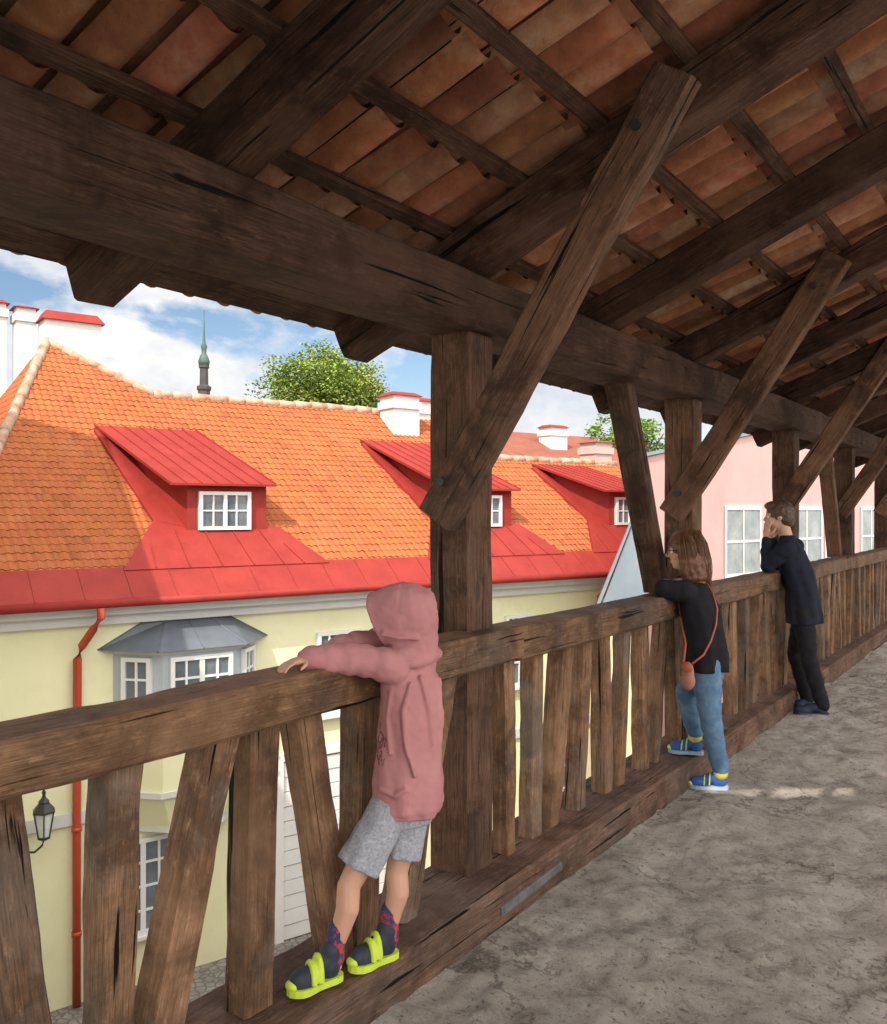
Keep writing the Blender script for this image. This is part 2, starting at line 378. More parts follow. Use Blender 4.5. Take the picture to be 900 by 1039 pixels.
for i in range(4): mb.poly([o[i],o[(i+1)%4],h[(i+1)%4],h[i]])
mb.build('roof_covering',M['tile_deck'],gal)
# ------------------------------------------------------------------ railing
ral=thing('wooden_railing','weathered timber railing with crooked balusters along the walkway','railing',(-1.8,0,0))
beam('sill',M['sill'],ral,(-1.825,-4,.07),(-1.825,18.2,.07),.33,.16,j=.005,ch=.010,step=.1)
beam('handrail',M['rail'],ral,(-1.79,-4,.99),(-1.79,2.985,.99),.165,.125,j=.005,ch=.010,step=.06)
beam('handrail',M['rail'],ral,(-1.805,2.99,.988),(-1.805,18.2,.988),.16,.13,j=.005,ch=.010,step=.08)
bl=[(.30,.33),(.52,.50),(.76,.79),(.955,1.065),(1.272,1.25),(1.565,1.37),(1.70,1.69),(1.87,2.03),(2.15,2.15),(2.60,2.33),(2.99,3.03),(3.245,3.24),(3.52,3.40),(3.71,3.66),(3.90,3.96),(4.18,4.11),(4.40,4.44)]
y=4.64; kk=0
while y<17.8:
    if all(abs(y-(p+.085))>.12 for p in posts):
        sg=(.06,-.05,.0)[kk%3]; bl.append((y+sg+random.uniform(-.03,.03),y-sg+random.uniform(-.03,.03))); kk+=1
    y+=.262
for yt,yb in bl:
    near=yb<2.5
    w=random.uniform(.092,.108) if near else random.uniform(.075,.09)
    beam('baluster',M['bal'],ral,(-1.825+random.uniform(-.008,.008),yb,.145),(-1.815,yt,.945),w,random.uniform(.085,.10) if near else random.uniform(.07,.085),V((1,0,0)),j=.0055,ch=.006,step=.05)
mb=MB(); mb.beam((-1.657,2.73,.06),(-1.657,3.2,.075),.012,.036,j=.002,ch=.003)
mb.build('metal_plate',M['iron'],ral)
# ------------------------------------------------------------------ yellow house
T7=.777; CF=1/sqrt(1+T7*T7); zr=lambda r:.583+T7*r
hs=thing('town_house','pale yellow town house with orange tiled roof and red metal dormers','house',FA(3,3,-5.2))
mb=MB()
mb.hexa(FA,-3.15,7.2,0,8.0,GB,.3); mb.hexa(FA,7.2,11.5,.001,5.1,GB,.3)
mb.solid([FA(7.19,.2,.3),FA(7.19,4,zr(4)-.06),FA(7.19,7.8,.3)],[FA(6.99,.2,.3),FA(6.99,4,zr(4)-.06),FA(6.99,7.8,.3)])
mb.solid([FA(11.5,.2,.3),FA(11.5,2.7,zr(2.7)-.06),FA(11.5,5.0,.3)],[FA(11.3,.2,.3),FA(11.3,2.7,zr(2.7)-.06),FA(11.3,5.0,.3)])
mb.build('wall',M['yellow'],hs)
mb=MB(); mb.hexa(FA,-3.3,11.6,-.10,-.002,-.04,.10); mb.hexa(FA,-3.35,11.65,-.22,-.002,.10,.22); mb.hexa(FA,-3.38,11.68,-.30,-.002,.222,.29)
mb.build('cornice',M['white'],hs)
U=(FA(1,0,0)-FA(0,0,0)).normalized(); Nn=(FA(0,1,0)-FA(0,0,0)).normalized()
Vs=(Nn*CF+UP*CF*T7); O=FA(0,-.3,.35); sl=lambda r:(r+.3)/CF
hip=lambda r:-.95-(5.3-r)*.456
RB=.06
P=[(hip(RB),sl(RB)),(11.65,sl(RB)),(11.65,sl(2.7)),(7.2,sl(2.7)),(7.2,sl(4.0)),(.63,sl(4.0)),(-.95,sl(5.3))]
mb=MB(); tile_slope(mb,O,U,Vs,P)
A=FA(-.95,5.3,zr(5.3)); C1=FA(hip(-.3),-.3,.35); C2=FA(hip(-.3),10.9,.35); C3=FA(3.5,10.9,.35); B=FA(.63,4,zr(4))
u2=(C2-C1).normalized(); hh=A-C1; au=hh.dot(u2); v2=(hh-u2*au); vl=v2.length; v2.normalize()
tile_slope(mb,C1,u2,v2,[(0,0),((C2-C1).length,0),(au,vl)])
for pl in ([A,C2,C3],[A,B,C3],[B,FA(7.2,4,zr(4)),FA(7.2,8.3,.35),FA(.63,8.3,.35)],[FA(7.2,2.7,zr(2.7)),FA(11.65,2.7,zr(2.7)),FA(11.65,5.6,.35),FA(7.2,5.6,.35)],
           [FA(p[0],p[1]*CF-.3,zr(p[1]*CF-.3)-.02) for p in P]): mb.poly(pl,None,(1,1,1))
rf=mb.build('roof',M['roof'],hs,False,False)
def capline(a,b):
    mb=MB(); n=max(2,int((b-a).length/.36))
    for i in range(n):
        p=a+(b-a)*(i/n); q=a+(b-a)*((i+1.08)/n); z=UP*(.015+random.uniform(-.01,.012))
        mb.tube([p+z,q+z],[random.uniform(.085,.096),random.uniform(.070,.08)],10)
    mb.build('ridge_cap',M['ridge'],rf,True)
capline(B,FA(7.2,4,zr(4))); capline(A,B); capline(C1,A); capline(FA(7.2,2.7,zr(2.7)),FA(11.65,2.7,zr(2.7)))
mb=MB(); n3=U.cross(Vs).normalized(); n3=n3 if n3.z>0 else -n3
def RS(t,r,o): return FA(t,r,zr(r))+n3*o
mb.solid([RS(hip(-.35),-.36,.0),RS(11.7,-.36,.0),RS(11.7,.12,.0),RS(hip(.12),.12,.0)],[RS(hip(-.35),-.36,.035),RS(11.7,-.36,.035),RS(11.7,.12,.06),RS(hip(.12),.12,.06)])
t=-2.9
while t<11.6:
    mb.solid([RS(t,-.35,.03),RS(t+.014,-.35,.03),RS(t+.014,.11,.055),RS(t,.11,.055)],[RS(t,-.35,.044),RS(t+.014,-.35,.044),RS(t+.014,.11,.072),RS(t,.11,.072)]); t+=.62
mb.build('eave_flashing',M['red'],hs)
mb=MB(); mb.tube([FA(-3.4,-.40,.27),FA(3,-.40,.285),FA(11.7,-.40,.27)],.062,10); mb.build('gutter',M['red'],hs,True)
def dormer(t0,rb):
    zf=1.98; zb=zr(rb)+.05; f=(rb-.7)/2.2
    tb0,tb1=t0-.42*f,t0+1.05
    mb=MB(); a,b=t0+.1,t0+1.41
    lo=[FA(a,.7,zr(.7)-.1),FA(b,.7,zr(.7)-.1),FA(tb1,rb,zb-.15),FA(tb0,rb,zb-.15)]; hi=[FA(a,.7,zf),FA(b,.7,zf),FA(tb1,rb,zb),FA(tb0,rb,zb)]
    mb.solid(lo,hi); d=mb.build('dormer',M['red'],hs)
    mb=MB(); sl_=(zb-zf)/(rb-.7); zo=zf-sl_*.18
    q=[FA(t0-.22,.52,zo),FA(t0+1.50,.52,zo),FA(t0+.98+.1,rb+.08,zb+.05),FA(t0-.68*f,rb+.08,zb+.05)]
    mb.solid(q,[p+UP*.035 for p in q])
    for i in range(8):
        s=i/7; p0=q[0].lerp(q[1],s); p1=q[3].lerp(q[2],s); e=U*.008
        mb.solid([p0-e+UP*.03,p0+e+UP*.03,p1+e+UP*.03,p1-e+UP*.03],[p0-e+UP*.055,p0+e+UP*.055,p1+e+UP*.055,p1-e+UP*.055])
    mb.build('dormer_roof',M['red'],d)
    mb=MB(); o_=.075
    q=[RS(t0-1.05,.06,o_),RS(t0+2.2,.06,o_),RS(t0+1.66,.80,o_),RS(t0+1.42,.80,o_),RS(t0+.1,.80,o_),RS(t0-.35,.95,o_)]; mb.solid(q,[p-n3*.06 for p in q])
    q=[RS(t0-.35,.951,o_),RS(t0+.12,.80,o_),RS(tb0+.1,rb,o_),RS(tb0-.30,rb,o_)]; mb.solid(q,[p-n3*.06 for p in q])
    for tt,r1 in ((-.6,.5),(-.1,.78),(.4,.78),(.9,.78),(1.4,.78),(1.75,.45)):
        mb.solid([RS(t0+tt,.07,o_),RS(t0+tt+.014,.07,o_),RS(t0+tt*.9+.014,r1,o_),RS(t0+tt*.9,r1,o_)],[RS(t0+tt,.07,o_+.016),RS(t0+tt+.014,.07,o_+.016),RS(t0+tt*.9+.014,r1,o_+.016),RS(t0+tt*.9,r1,o_+.016)])
    mb.build('apron',M['red'],d)
    f=MB(); t1,t2,z1,z2=t0+.27,t0+1.12,1.22,1.82; ro,ri=.63,.698
    for x in (t1,(t1+t2)/2-.03,t2-.055): f.hexa(FA,x,x+.058,ro,ri,z1,z2)
    f.hexa(FA,t1+.058,t2-.055,ro+.003,ri,z1,z1+.055); f.hexa(FA,t1+.058,t2-.055,ro+.003,ri,z2-.055,z2)
    for x in (t1+.235,t2-.235): f.hexa(FA,x-.012,x+.012,ro+.02,ri,z1+.05,z2-.05)
    f.hexa(FA,t1+.05,t2-.05,ro+.022,ri,1.51,1.534)
    f.build('window_frame',M['frame'],d)
    f=MB(); f.hexa(FA,t1+.03,t2-.03,.67,.696,z1+.03,z2-.03); f.build('pane',M['pane'],d)
dormer(0,2.9); dormer(5.2,2.9); dormer(9.25,2.4)
mb=MB(); mb.tube([FA(-1.47,-.42,.22),FA(-1.47,-.42,.10),FA(-1.54,-.32,-.06),FA(-1.65,-.16,-.3),FA(-1.69,-.09,-.48),FA(-1.70,-.09,-2.5),FA(-1.70,-.09,-5.14)],.055,10)
for z in (-1.2,-2.8,-4.2): mb.tube([FA(-1.70,-.09,z),FA(-1.70,-.09,z+.06)],.066,10)
mb.build('downspout',M['pipe'],hs,True)
mb=MB(); mb.tube([FA(8.3,-.40,.22),FA(8.3,-.40,.08),FA(8.17,-.15,-.2),FA(8.12,-.09,-.4),FA(8.12,-.09,-5.14)],.055,10); mb.build('downspout',M['pipe'],hs,True)
for a,b in ((1.95,2.8),(3.9,4.75),(5.85,6.55),(7.1,7.85),(9.3,10.1)): window(hs,FA,a,b,-1.75,-.42,4,3,thick=(2,))
window(hs,FA,-1.25,-.35,-4.45,-3.1,4,4,thick=(2,)); window(hs,FA,4.4,5.3,-4.3,-3.0,4,3,thick=(2,)); window(hs,FA,6.6,7.5,-4.3,-3.0,4,3,thick=(2,))
mb=MB(); mb.hexa(FA,-3.16,11.5,-.05,-.002,-2.72,-2.55); mb.build('string_course',M['white'],hs)
mb=MB()
for i in range(12): mb.hexa(FA,1.35,3.5,-.06-.012*(i%2),-.004,-5.14+i*.23,-5.14+i*.23+.215)
mb.hexa(FA,1.2,1.34,-.10,-.003,-5.15,-2.25); mb.hexa(FA,3.51,3.65,-.10,-.003,-5.15,-2.25); mb.hexa(FA,1.345,3.505,-.10,-.003,-2.36,-2.25)
mb.build('garage_door',M['frame'],hs)
# oriel
pl=[(-1.2,.0),(-.69,-.55),(.385,-.55),(.9,.0)]
mb=MB()
def osol(mb,sc,z0,z1,sc2=None):
    cx=-.15
    f=lambda k,z:[FA(cx+(t-cx)*k,r*k,z) for t,r in pl]
    mb.solid(f(sc,z0),f(sc2 or sc,z1))
osol(mb,1,-2.35,-1.5); osol(mb,.7,-2.9,-2.43,.97); ori=mb.build('oriel',M['yellow'],hs)
mb=MB(); osol(mb,1.0,-1.44,-.46); mb.build('oriel_frame',M['greyframe'],ori)
mb=MB(); osol(mb,1.06,-2.43,-2.35); osol(mb,1.06,-1.5,-1.44); osol(mb,1.05,-.46,-.40); osol(mb,.72,-2.98,-2.9); mb.build('oriel_moulding',M['white'],ori)
mb=MB(); cx=-.15; e=[FA(cx+(t-cx)*1.2,min(r*1.25,-.0) ,-.40) for t,r in pl]; tp=[FA(cx+(t-cx)*.62,r*.12,-.06) for t,r in pl]; mb.solid(e,tp)
for a,b in zip(e,tp): mb.tube([a+UP*.004,b+UP*.004],.012,6)
for s in (.5,): mb.tube([e[1].lerp(e[2],s)+UP*.004,tp[1].lerp(tp[2],s)+UP*.004],.009,6)
mb.build('oriel_roof',M['greymetal'],ori)
def OF(t,r,z): return FA(t,-.55+r,z)
window(ori,OF,-.60,.30,-1.42,-.50,4,3,thick=(2,)); 
def OLs(t,r,z): return FA(-1.2+.68*t+.733*r, -.733*t+.68*r, z)
def ORs(t,r,z): return FA(.385+.683*t-.73*r, -.55+.73*t+.683*r, z)
window(ori,OLs,.16,.60,-1.42,-.50,2,3); window(ori,ORs,.16,.60,-1.42,-.50,2,3)
def chimney(parent,t,r,w,d,z0,z1,mat='white',cap='roof2',capd=.09,band=True):
    mb=MB(); mb.hexa(FA,t-w/2,t+w/2,r-d/2,r+d/2,z0,z1)
    if band: mb.hexa(FA,t-w/2-.04,t+w/2+.04,r-d/2-.04,r+d/2+.04,z1-.28,z1-.12)
    o=mb.build('chimney',M[mat],parent)
    c=MB(); q=[FA(t-w/2-.07,r-d/2-.07,z1),FA(t+w/2+.07,r-d/2-.07,z1),FA(t+w/2+.07,r+d/2+.07,z1),FA(t-w/2-.07,r+d/2+.07,z1)]
    tq=[FA(t-w/2+.05,r-d/2+.1,z1+capd),FA(t+w/2-.05,r-d/2+.1,z1+capd),FA(t+w/2-.05,r+d/2-.1,z1+capd),FA(t-w/2+.05,r+d/2-.1,z1+capd)]
    c.solid(q,tq); c.build('chimney_cap',M[cap],o)
chimney(hs,-.16,6.92,1.1,.6,2.2,5.42,cap='red',capd=.2,band=False); chimney(hs,-.95,7.4,.36,.45,2.2,5.7,cap='red',capd=.06); chimney(hs,-1.5,7.7,.45,.45,2.2,5.8,cap='red')
chimney(hs,5.85,3.55,.66,.55,2.6,4.0,cap='red'); chimney(hs,6.75,4.1,.45,.5,2.2,4.0,cap='red'); chimney(hs,11.2,2.9,.55,.55,2.0,3.2,'pinkpale','roof2',.05)
# lantern
lt=thing('wall_lantern','black iron lantern on a scroll bracket on the yellow wall','lantern',FA(-2.4,0,-2.6))
c=FA(-2.17,-.38,-2.72)
mb=MB(); mb.hexa(FA,-2.46,-2.38,-.03,-.003,-2.95,-2.55)
pts=[FA(-2.42,-.02,-2.86),FA(-2.36,-.12,-2.92),FA(-2.26,-.26,-2.9),FA(-2.19,-.36,-2.8),c+V((0,0,.0))]
mb.tube(pts,.014,6); mb.tube([FA(-2.42,-.02,-2.62),FA(-2.36,-.10,-2.70),FA(-2.33,-.15,-2.78),FA(-2.37,-.1,-2.83),FA(-2.39,-.07,-2.78)],.011,6)
mb.build('bracket',M['black'],lt)
mb=MB()
for k in range(6):
    a=2*pi*(k+.5)/6; mb.tube([c+V((.075*cos(a),.075*sin(a),.03)),c+V((.135*cos(a),.135*sin(a),.36))],.009,5)
mb.lathe(c,[(.03,-.01),(.085,.02),(.085,.04)],6); mb.lathe(c,[(.15,.355),(.15,.375),(.07,.47),(.075,.49),(.03,.54),(.02,.58),(.03,.61),(.004,.66)],6)
mb.build('cage',M['black'],lt)
mb=MB(); mb.lathe(c,[(.066,.042),(.122,.352)],6); mb.build('lantern_glass',M['glass'],lt)
# ------------------------------------------------------------------ other buildings
gh=thing('shade_house','added gabled house out of view, shading the left end of the yellow house','house',FA(-7,0,-5.2))  # added off frame to cast shade on the left roof and facade
prof=[(-4.2,GB),(-4.2,3.2),(.3,7.0),(4.6,3.2),(4.6,GB)]
mb=MB(); mb.solid([FA(-4.6,r,z) for r,z in prof],[FA(-11,r,z) for r,z in prof]); mb.build('wall',M['yellow'],gh)
pr=[(-4.5,3.02),(.3,7.1),(4.9,3.02)]
mb=MB(); mb.solid([FA(-4.4,r,z) for r,z in pr]+[FA(-4.4,r,z+.14) for r,z in pr[::-1]],[FA(-11.2,r,z) for r,z in pr]+[FA(-11.2,r,z+.14) for r,z in pr[::-1]]); mb.build('roof',M['roof2'],gh)
ph=thing('pink_house','pink plastered house with white windows beyond the railing','house',PK(5,3,-5.2))
prof=[(0,GB),(16,GB),(16,3.1),(6.5,3.55),(0,2.5)]
mb=MB(); mb.solid([PK(t,0,z) for t,z in prof],[PK(t,7,z) for t,z in prof]); mb.build('wall',M['pink'],ph)
mb=MB(); pr=[(-.12,2.49),(6.5,3.56),(16.1,3.11)]; A_=[PK(t,-.12,z) for t,z in pr]+[PK(t,-.12,z+.07) for t,z in pr[::-1]]; B_=[PK(t,7.1,z) for t,z in pr]+[PK(t,7.1,z+.07) for t,z in pr[::-1]]
mb.solid(A_,B_); mb.build('roof',M['palegrey'],ph)
for a,b in ((3.35,4.95),(6.3,8.05),(8.16,9.9),(10.3,11.7)): window(ph,PK,a,b,.05,1.64,2,2,fw=.09,bw=.05,pm='pane2')
lh=thing('lean_to','pale grey steep metal lean-to beside the pink house','shed',LT(.4,.5,-5.2))
mb=MB(); prof=[(.02,GB),(.9,GB),(.9,-.20),(.02,-.20)]; mb.solid([LT(t,.02,z) for t,z in prof],[LT(t,1.2,z) for t,z in prof]); mb.build('wall',M['yellow'],lh)
mb=MB(); prof=[(0,-.2),(.9,-.2),(.9,1.85),(.84,1.85),(0,-.05)]
mb.solid([LT(t,0,z) for t,z in prof],[LT(t,1.2,z) for t,z in prof]); mb.build('gable',M['palegrey'],lh)
mb=MB()
A_=[LT(-.08,-.06,-.15),LT(.86,-.06,1.92),LT(.86,-.06,1.98),LT(-.14,-.06,-.13)]; B_=[LT(-.08,1.3,-.15),LT(.86,1.3,1.92),LT(.86,1.3,1.98),LT(-.14,1.3,-.13)]
mb.solid(A_,B_); mb.build('roof',M['palegrey'],lh)
rh=thing('red_roofed_house','distant house with dull red roof behind the yellow house','house',FA(16,11,-5.2))
mb=MB(); mb.hexa(FA,12.2,19.5,8.2,13,GB,3.0); mb.build('wall',M['white'],rh)
mb=MB(); mb.solid([FA(12,8,2.95),FA(12,10.6,4.25),FA(12,13.2,2.95)],[FA(19.7,8,2.95),FA(19.7,10.6,4.25),FA(19.7,13.2,2.95)]); mb.build('roof',M['roof2'],rh)
chimney(rh,16.0,9.6,.75,.6,3.0,4.35,cap='red'); 
# spire
sb=W(-40.5,150,-5.3); tw=thing('church_tower','slender dark spire with green copper top on the skyline','tower',sb)
k_=.85
mb=MB(); mb.lathe(sb,[(r*k_,z) for r,z in [(1.9,0),(1.9,24),(1.5,24.6),(1.25,25.5),(1.15,27.2),(1.4,27.5),(1.4,28),(.85,28.3),(.8,31),(1.05,31.2),(1.0,31.6)]],10); mb.build('shaft',M['spire'],tw)
mb=MB(); mb.lathe(sb,[(r*k_,z) for r,z in [(1.0,31.6),(1.15,32.2),(.8,33.1),(.45,33.6),(.5,34.3),(.62,34.8),(.32,35.4),(.18,37),(.08,41)]],10); mb.build('copper_top',M['copper'],tw,True)
# trees
def tree(base,top,rx,rz,n,label,tones,seed):
    rnd=random.Random(seed); base=V(base); tr=thing('tree',label,'tree',base)
    cz=top-rz; cc=V((base.x,base.y,cz)); mb=MB()
    mb.tube([base,base+V((.05,0,3)),V((base.x,base.y,cz-rz*.3)),V((base.x+.1,base.y,cz+rz*.5))],[.3,.24,.16,.05],8)
    for k in range(9):
        a=rnd.uniform(0,2*pi); st=V((base.x,base.y,cz-rz*rnd.uniform(.1,.8))); en=cc+V((cos(a)*rx*.75,sin(a)*rx*.75,rz*rnd.uniform(-.3,.6)))
        mb.tube([st,(st+en)/2+V((0,0,.2)),en],[.09,.06,.02],6)
    mb.build('trunk',M['bark'],tr,True); mb=MB()
    G=lambda s:max(-1.4,min(1.4,rnd.gauss(0,1)))*s
    for k in range(n):
        u=V((rnd.gauss(0,1),rnd.gauss(0,1),rnd.gauss(0,1))).normalized()*(rnd.random()**.42)
        p=cc+V((u.x*rx,u.y*rx,u.z*rz))*(.84+.24*(noise.noise(u*2.4+V((seed,0,0)))+.5)); cr=rnd.uniform(.22,.34)*rx/2.6
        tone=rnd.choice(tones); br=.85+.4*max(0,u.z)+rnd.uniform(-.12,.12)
        for i in range(95):
            q=p+V((G(cr),G(cr),G(cr*.7))); a=(V((rnd.gauss(0,1),rnd.gauss(0,1),rnd.gauss(0,.5)))).normalized(); b=(a.cross(V((rnd.gauss(0,.5),rnd.gauss(0,.5),1)))).normalized()
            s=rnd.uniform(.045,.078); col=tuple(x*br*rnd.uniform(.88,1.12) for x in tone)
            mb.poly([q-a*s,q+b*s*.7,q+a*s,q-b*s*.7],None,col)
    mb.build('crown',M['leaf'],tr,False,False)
tree(W(-4.9,36,-5.3),8.1,2.9,3.0,900,'broad green leafy tree rising behind the orange roof ridge',[(.18,.26,.04),(.23,.30,.05),(.15,.22,.035),(.25,.30,.055)],3)
tree(W(6.9,33,-5.3),5.45,1.7,2.4,240,'small green tree showing above the pink house',[(.17,.29,.045),(.14,.24,.035),(.22,.32,.06)],5)
# ------------------------------------------------------------------ people
class Blob:
    def __init__(s): s.mb=MB()
    def ell(s,c,rad,ax=None):
        ax=ax or (V((1,0,0)),V((0,1,0)),V((0,0,1))); c=V(c); n=16; m=10
        R=[]
        for i in range(1,m):
            a=pi*i/m; R.append(s.mb.add([c+ax[0]*(rad[0]*sin(a)*cos(2*pi*k/n))+ax[1]*(rad[1]*sin(a)*sin(2*pi*k/n))+ax[2]*(rad[2]*cos(a)) for k in range(n)]))
        t=s.mb.add([c+ax[2]*rad[2]]); d=s.mb.add([c-ax[2]*rad[2]])
        for x,y in zip(R,R[1:]):
            for k in range(n): s.mb.face((x+k,y+k,y+(k+1)%n,x+(k+1)%n))
        for k in range(n): s.mb.face((t,R[0]+k,R[0]+(k+1)%n)); s.mb.face((d,R[-1]+(k+1)%n,R[-1]+k))
    def sph(s,c,r): s.ell(c,(r,r,r))
    def cap(s,p,r0,q,r1):
        p=V(p);q=V(q); s.sph(p,r0); s.sph(q,r1)
        if (q-p).length>1e-5: s.mb.tube([p,q],[r0,r1],14)
    def chain(s,L):
        for (p,r),(q,t) in zip(L,L[1:]): s.cap(p,r,q,t)
    def sweep(s,pts,r,n=9):
        m=len(pts); pts=[V(p) for p in pts]; ctr=sum(pts,V((0,0,0)))/m; R=[]
        for i,p in enumerate(pts):
            d=(pts[(i+1)%m]-pts[i-1]).normalized(); a=(p-ctr); a=(a-d*a.dot(d)).normalized(); b=d.cross(a)
            R.append(s.mb.add([p+(a*cos(2*pi*k/n)+b*sin(2*pi*k/n))*r for k in range(n)]))
        for i in range(m):
            x,y=R[i],R[(i+1)%m]
            for k in range(n): s.mb.face((x+k,x+(k+1)%n,y+(k+1)%n,y+k))
    def rings(s,R,closed=False):
        n=len(R[0]); I=[s.mb.add(r) for r in R]
        for a,b in list(zip(I,I[1:]))+([(I[-1],I[0])] if closed else []):
            for k in range(n): s.mb.face((a+k,a+(k+1)%n,b+(k+1)%n,b+k))
        if not closed: s.mb.face([I[0]+k for k in range(n)][::-1]); s.mb.face([I[-1]+k for k in range(n)])
    def loft(s,rings,rip=0,nr=7,ph=0):
        n=44; L=[]; m=len(rings); D=[]
        for i in range(m-1):
            for j in range(4): D.append((i+j/4))
        D.append(m-1)
        for t in D:
            i=min(int(t),m-2); f=t-i; c0,x0,y0,ax,ay=rings[i]; c1,x1,y1,_,_=rings[i+1]
            c=V(c0).lerp(V(c1),f); x=x0+(x1-x0)*f; y=y0+(y1-y0)*f; am=rip*max(0,1-t/(m-1)*1.25)
            L.append([c+ax*(x*(1+am*sin(nr*a+ph+t*.5)+am*.6*sin((nr+4)*a-t*.9))*cos(a))+ay*(y*(1+am*sin(nr*a+ph+t*.5)+am*.6*sin((nr+4)*a-t*.9))*sin(a)) for a in [2*pi*k/n for k in range(n)]])
        s.rings(L)
    def build(s,name,mat,parent,vox=.006,sm=4,disp=None):
        o=s.mb.build(name,None,parent)
        md=o.modifiers.new('r','REMESH'); md.mode='VOXEL'; md.voxel_size=vox
        if sm: k=o.modifiers.new('s','SMOOTH'); k.iterations=sm; k.factor=.5
        for ds in (disp or []):
            t=bpy.data.textures.new(name,'CLOUDS'); t.noise_scale=ds[0]; t.noise_depth=1
            k=o.modifiers.new('d','DISPLACE'); k.texture=t; k.strength=ds[1]; k.mid_level=.5; k.texture_coords='LOCAL'
        dg=bpy.context.evaluated_depsgraph_get(); ev=o.evaluated_get(dg); m2=bpy.data.meshes.new_from_object(ev); o.modifiers.clear(); o.data=m2
        m2.materials.clear(); m2.materials.append(mat)
        for p in m2.polygons: p.use_smooth=True
        return o
def crink(L,amp,k=5):
    out=[]; idx=0
    for (p,r),(q,t) in zip(L,L[1:]):
        for j in range(k):
            f=j/k; out.append((V(p).lerp(V(q),f)+V((0,0,1))*amp*.4*sin(idx*1.7),r+(t-r)*f+amp*sin(idx*2.3)*(0 if idx==0 else 1))); idx+=1
    out.append((V(L[-1][0]),L[-1][1])); return out
def head(b,c,f,u,h):
    f=V(f).normalized(); u=(V(u)-f*V(u).dot(f)).normalized(); s=u.cross(f).normalized(); ax=(f,s,u); c=V(c)
    b.ell(c+u*.09*h-f*.03*h,(.44*h,.36*h,.41*h),ax); b.ell(c-u*.14*h+f*.08*h,(.31*h,.29*h,.36*h),ax)
    b.ell(c-u*.36*h+f*.22*h,(.12*h,.13*h,.1*h),ax); b.cap(c+u*.05*h+f*.385*h,.03*h,c-u*.09*h+f*.46*h,.05*h)
    b.ell(c+u*.09*h+f*.34*h,(.07*h,.24*h,.06*h),ax)
    for k in (-1,1):
        b.ell(c-f*.03*h+s*k*.355*h-u*.03*h,(.07*h,.035*h,.11*h),ax); b.ell(c+s*k*.17*h+f*.26*h-u*.12*h,(.1*h,.1*h,.1*h),ax); b.ell(c+s*k*.05*h+f*.43*h-u*.1*h,(.03*h,.03*h,.025*h),ax)
    b.ell(c-u*.24*h+f*.345*h,(.045*h,.1*h,.022*h),ax); b.ell(c-u*.275*h+f*.34*h,(.045*h,.085*h,.025*h),ax)
    return ax
def face_parts(root,c,ax,h):
    f,s,u=ax; c=V(c)
    for k in (-1,1):
        e=Blob(); e.ell(c+f*.345*h+s*k*.15*h+u*.005*h,(.05*h,.065*h,.045*h),ax); o=e.build('eye',M['eyew'],root,.003,1)
        e=Blob(); e.ell(c+f*.385*h+s*k*.15*h+u*.005*h,(.02*h,.03*h,.03*h),ax); e.build('iris',M['iris'],o,.002,1)
    e=Blob(); e.ell(c-u*.257*h+f*.385*h,(.015*h,.085*h,.02*h),ax); e.build('mouth',M['lip'],root,.002,1)
def hand(b,w,d,n,side,L,curl=.5):
    w=V(w); d=V(d).normalized(); n=V(n); n=(n-d*n.dot(d)).normalized(); a=d.cross(n)*side
    b.ell(w+d*.27*L,(.31*L,.215*L,.11*L),(d,a,n)); b.cap(w-d*.1*L,.13*L,w+d*.1*L,.14*L)
    for i,(of,ln) in enumerate(((.165,.40),(.055,.47),(-.055,.44),(-.16,.34))):
        p=w+d*.5*L+a*of*L; dr=(d+a*of*.5).normalized(); ang=curl*.5; r=.052*L
        for k in range(3):
            q=p+(dr*cos(ang)-n*sin(ang))*ln*L*(.42,.32,.26)[k]; b.cap(p,r,q,r*.9); p=q; r*=.9; ang+=curl*.7
    p=w+d*.12*L+a*.17*L; q=p+(d*.55+a*.75-n*.25).normalized()*.22*L; r=q+(d*.9+a*.25-n*.35).normalized()*.22*L
    b.chain([(p,.075*L),(q,.06*L),(r,.048*L)])
def shoe(root,heel,toe,z,w,up,sole,strap=None,rr=.010):
    heel=V((heel[0],heel[1],z));toe=V((toe[0],toe[1],z)); d=toe-heel; L=d.length; d.normalize(); s=V((-d.y,d.x,0)); ax=(d,s,UP)
    b=Blob(); b.ell(heel+d*L*.72+UP*.034,(L*.28,w*.47,.032),ax); b.ell(heel+d*L*.22+UP*.048,(L*.21,w*.42,.046),ax); b.cap(heel+d*L*.64+UP*.040,w*.35,heel+d*L*.32+UP*.062,w*.37)
    b.cap(heel+d*L*.24+UP*.055,w*.40,heel+d*L*.20+UP*.085,w*.42)
    o=b.build('shoe',up,root,.0045,2)
    m=MB(); pr=[(-.02,.2),(.03,.36),(.15,.44),(.35,.42),(.5,.42),(.7,.53),(.85,.50),(.96,.33),(1.02,.12)]
    out=[heel+d*L*t+s*w*k for t,k in pr]+[heel+d*L*t-s*w*k for t,k in pr[::-1]]
    m.solid([p+UP*.001 for p in out],[p+UP*.020+UP*.01*max(0,((p-heel).dot(d)/L-.75)) for p in out]); m.build('sole',sole,o)
    if strap:
        m=Blob()
        for tt in (.44,.58):
            pts=[]
            for i in range(9):
                a=pi*i/8; pts.append((heel+d*L*(tt+.05*cos(a))+s*(w*.46*cos(a))+UP*(.028+(.056-.013*(tt>.5))*sin(a)),rr))
            m.chain(pts)
        m.build('strap',strap,o,.004,2)
        m=Blob(); m.ell(heel+d*L*.95+UP*.028,(.018,w*.30,.015),ax); m.build('toe_cap',strap,o,.0035,1)
    return o
XF=V((-1,0,0)); YS=V((0,1,0))
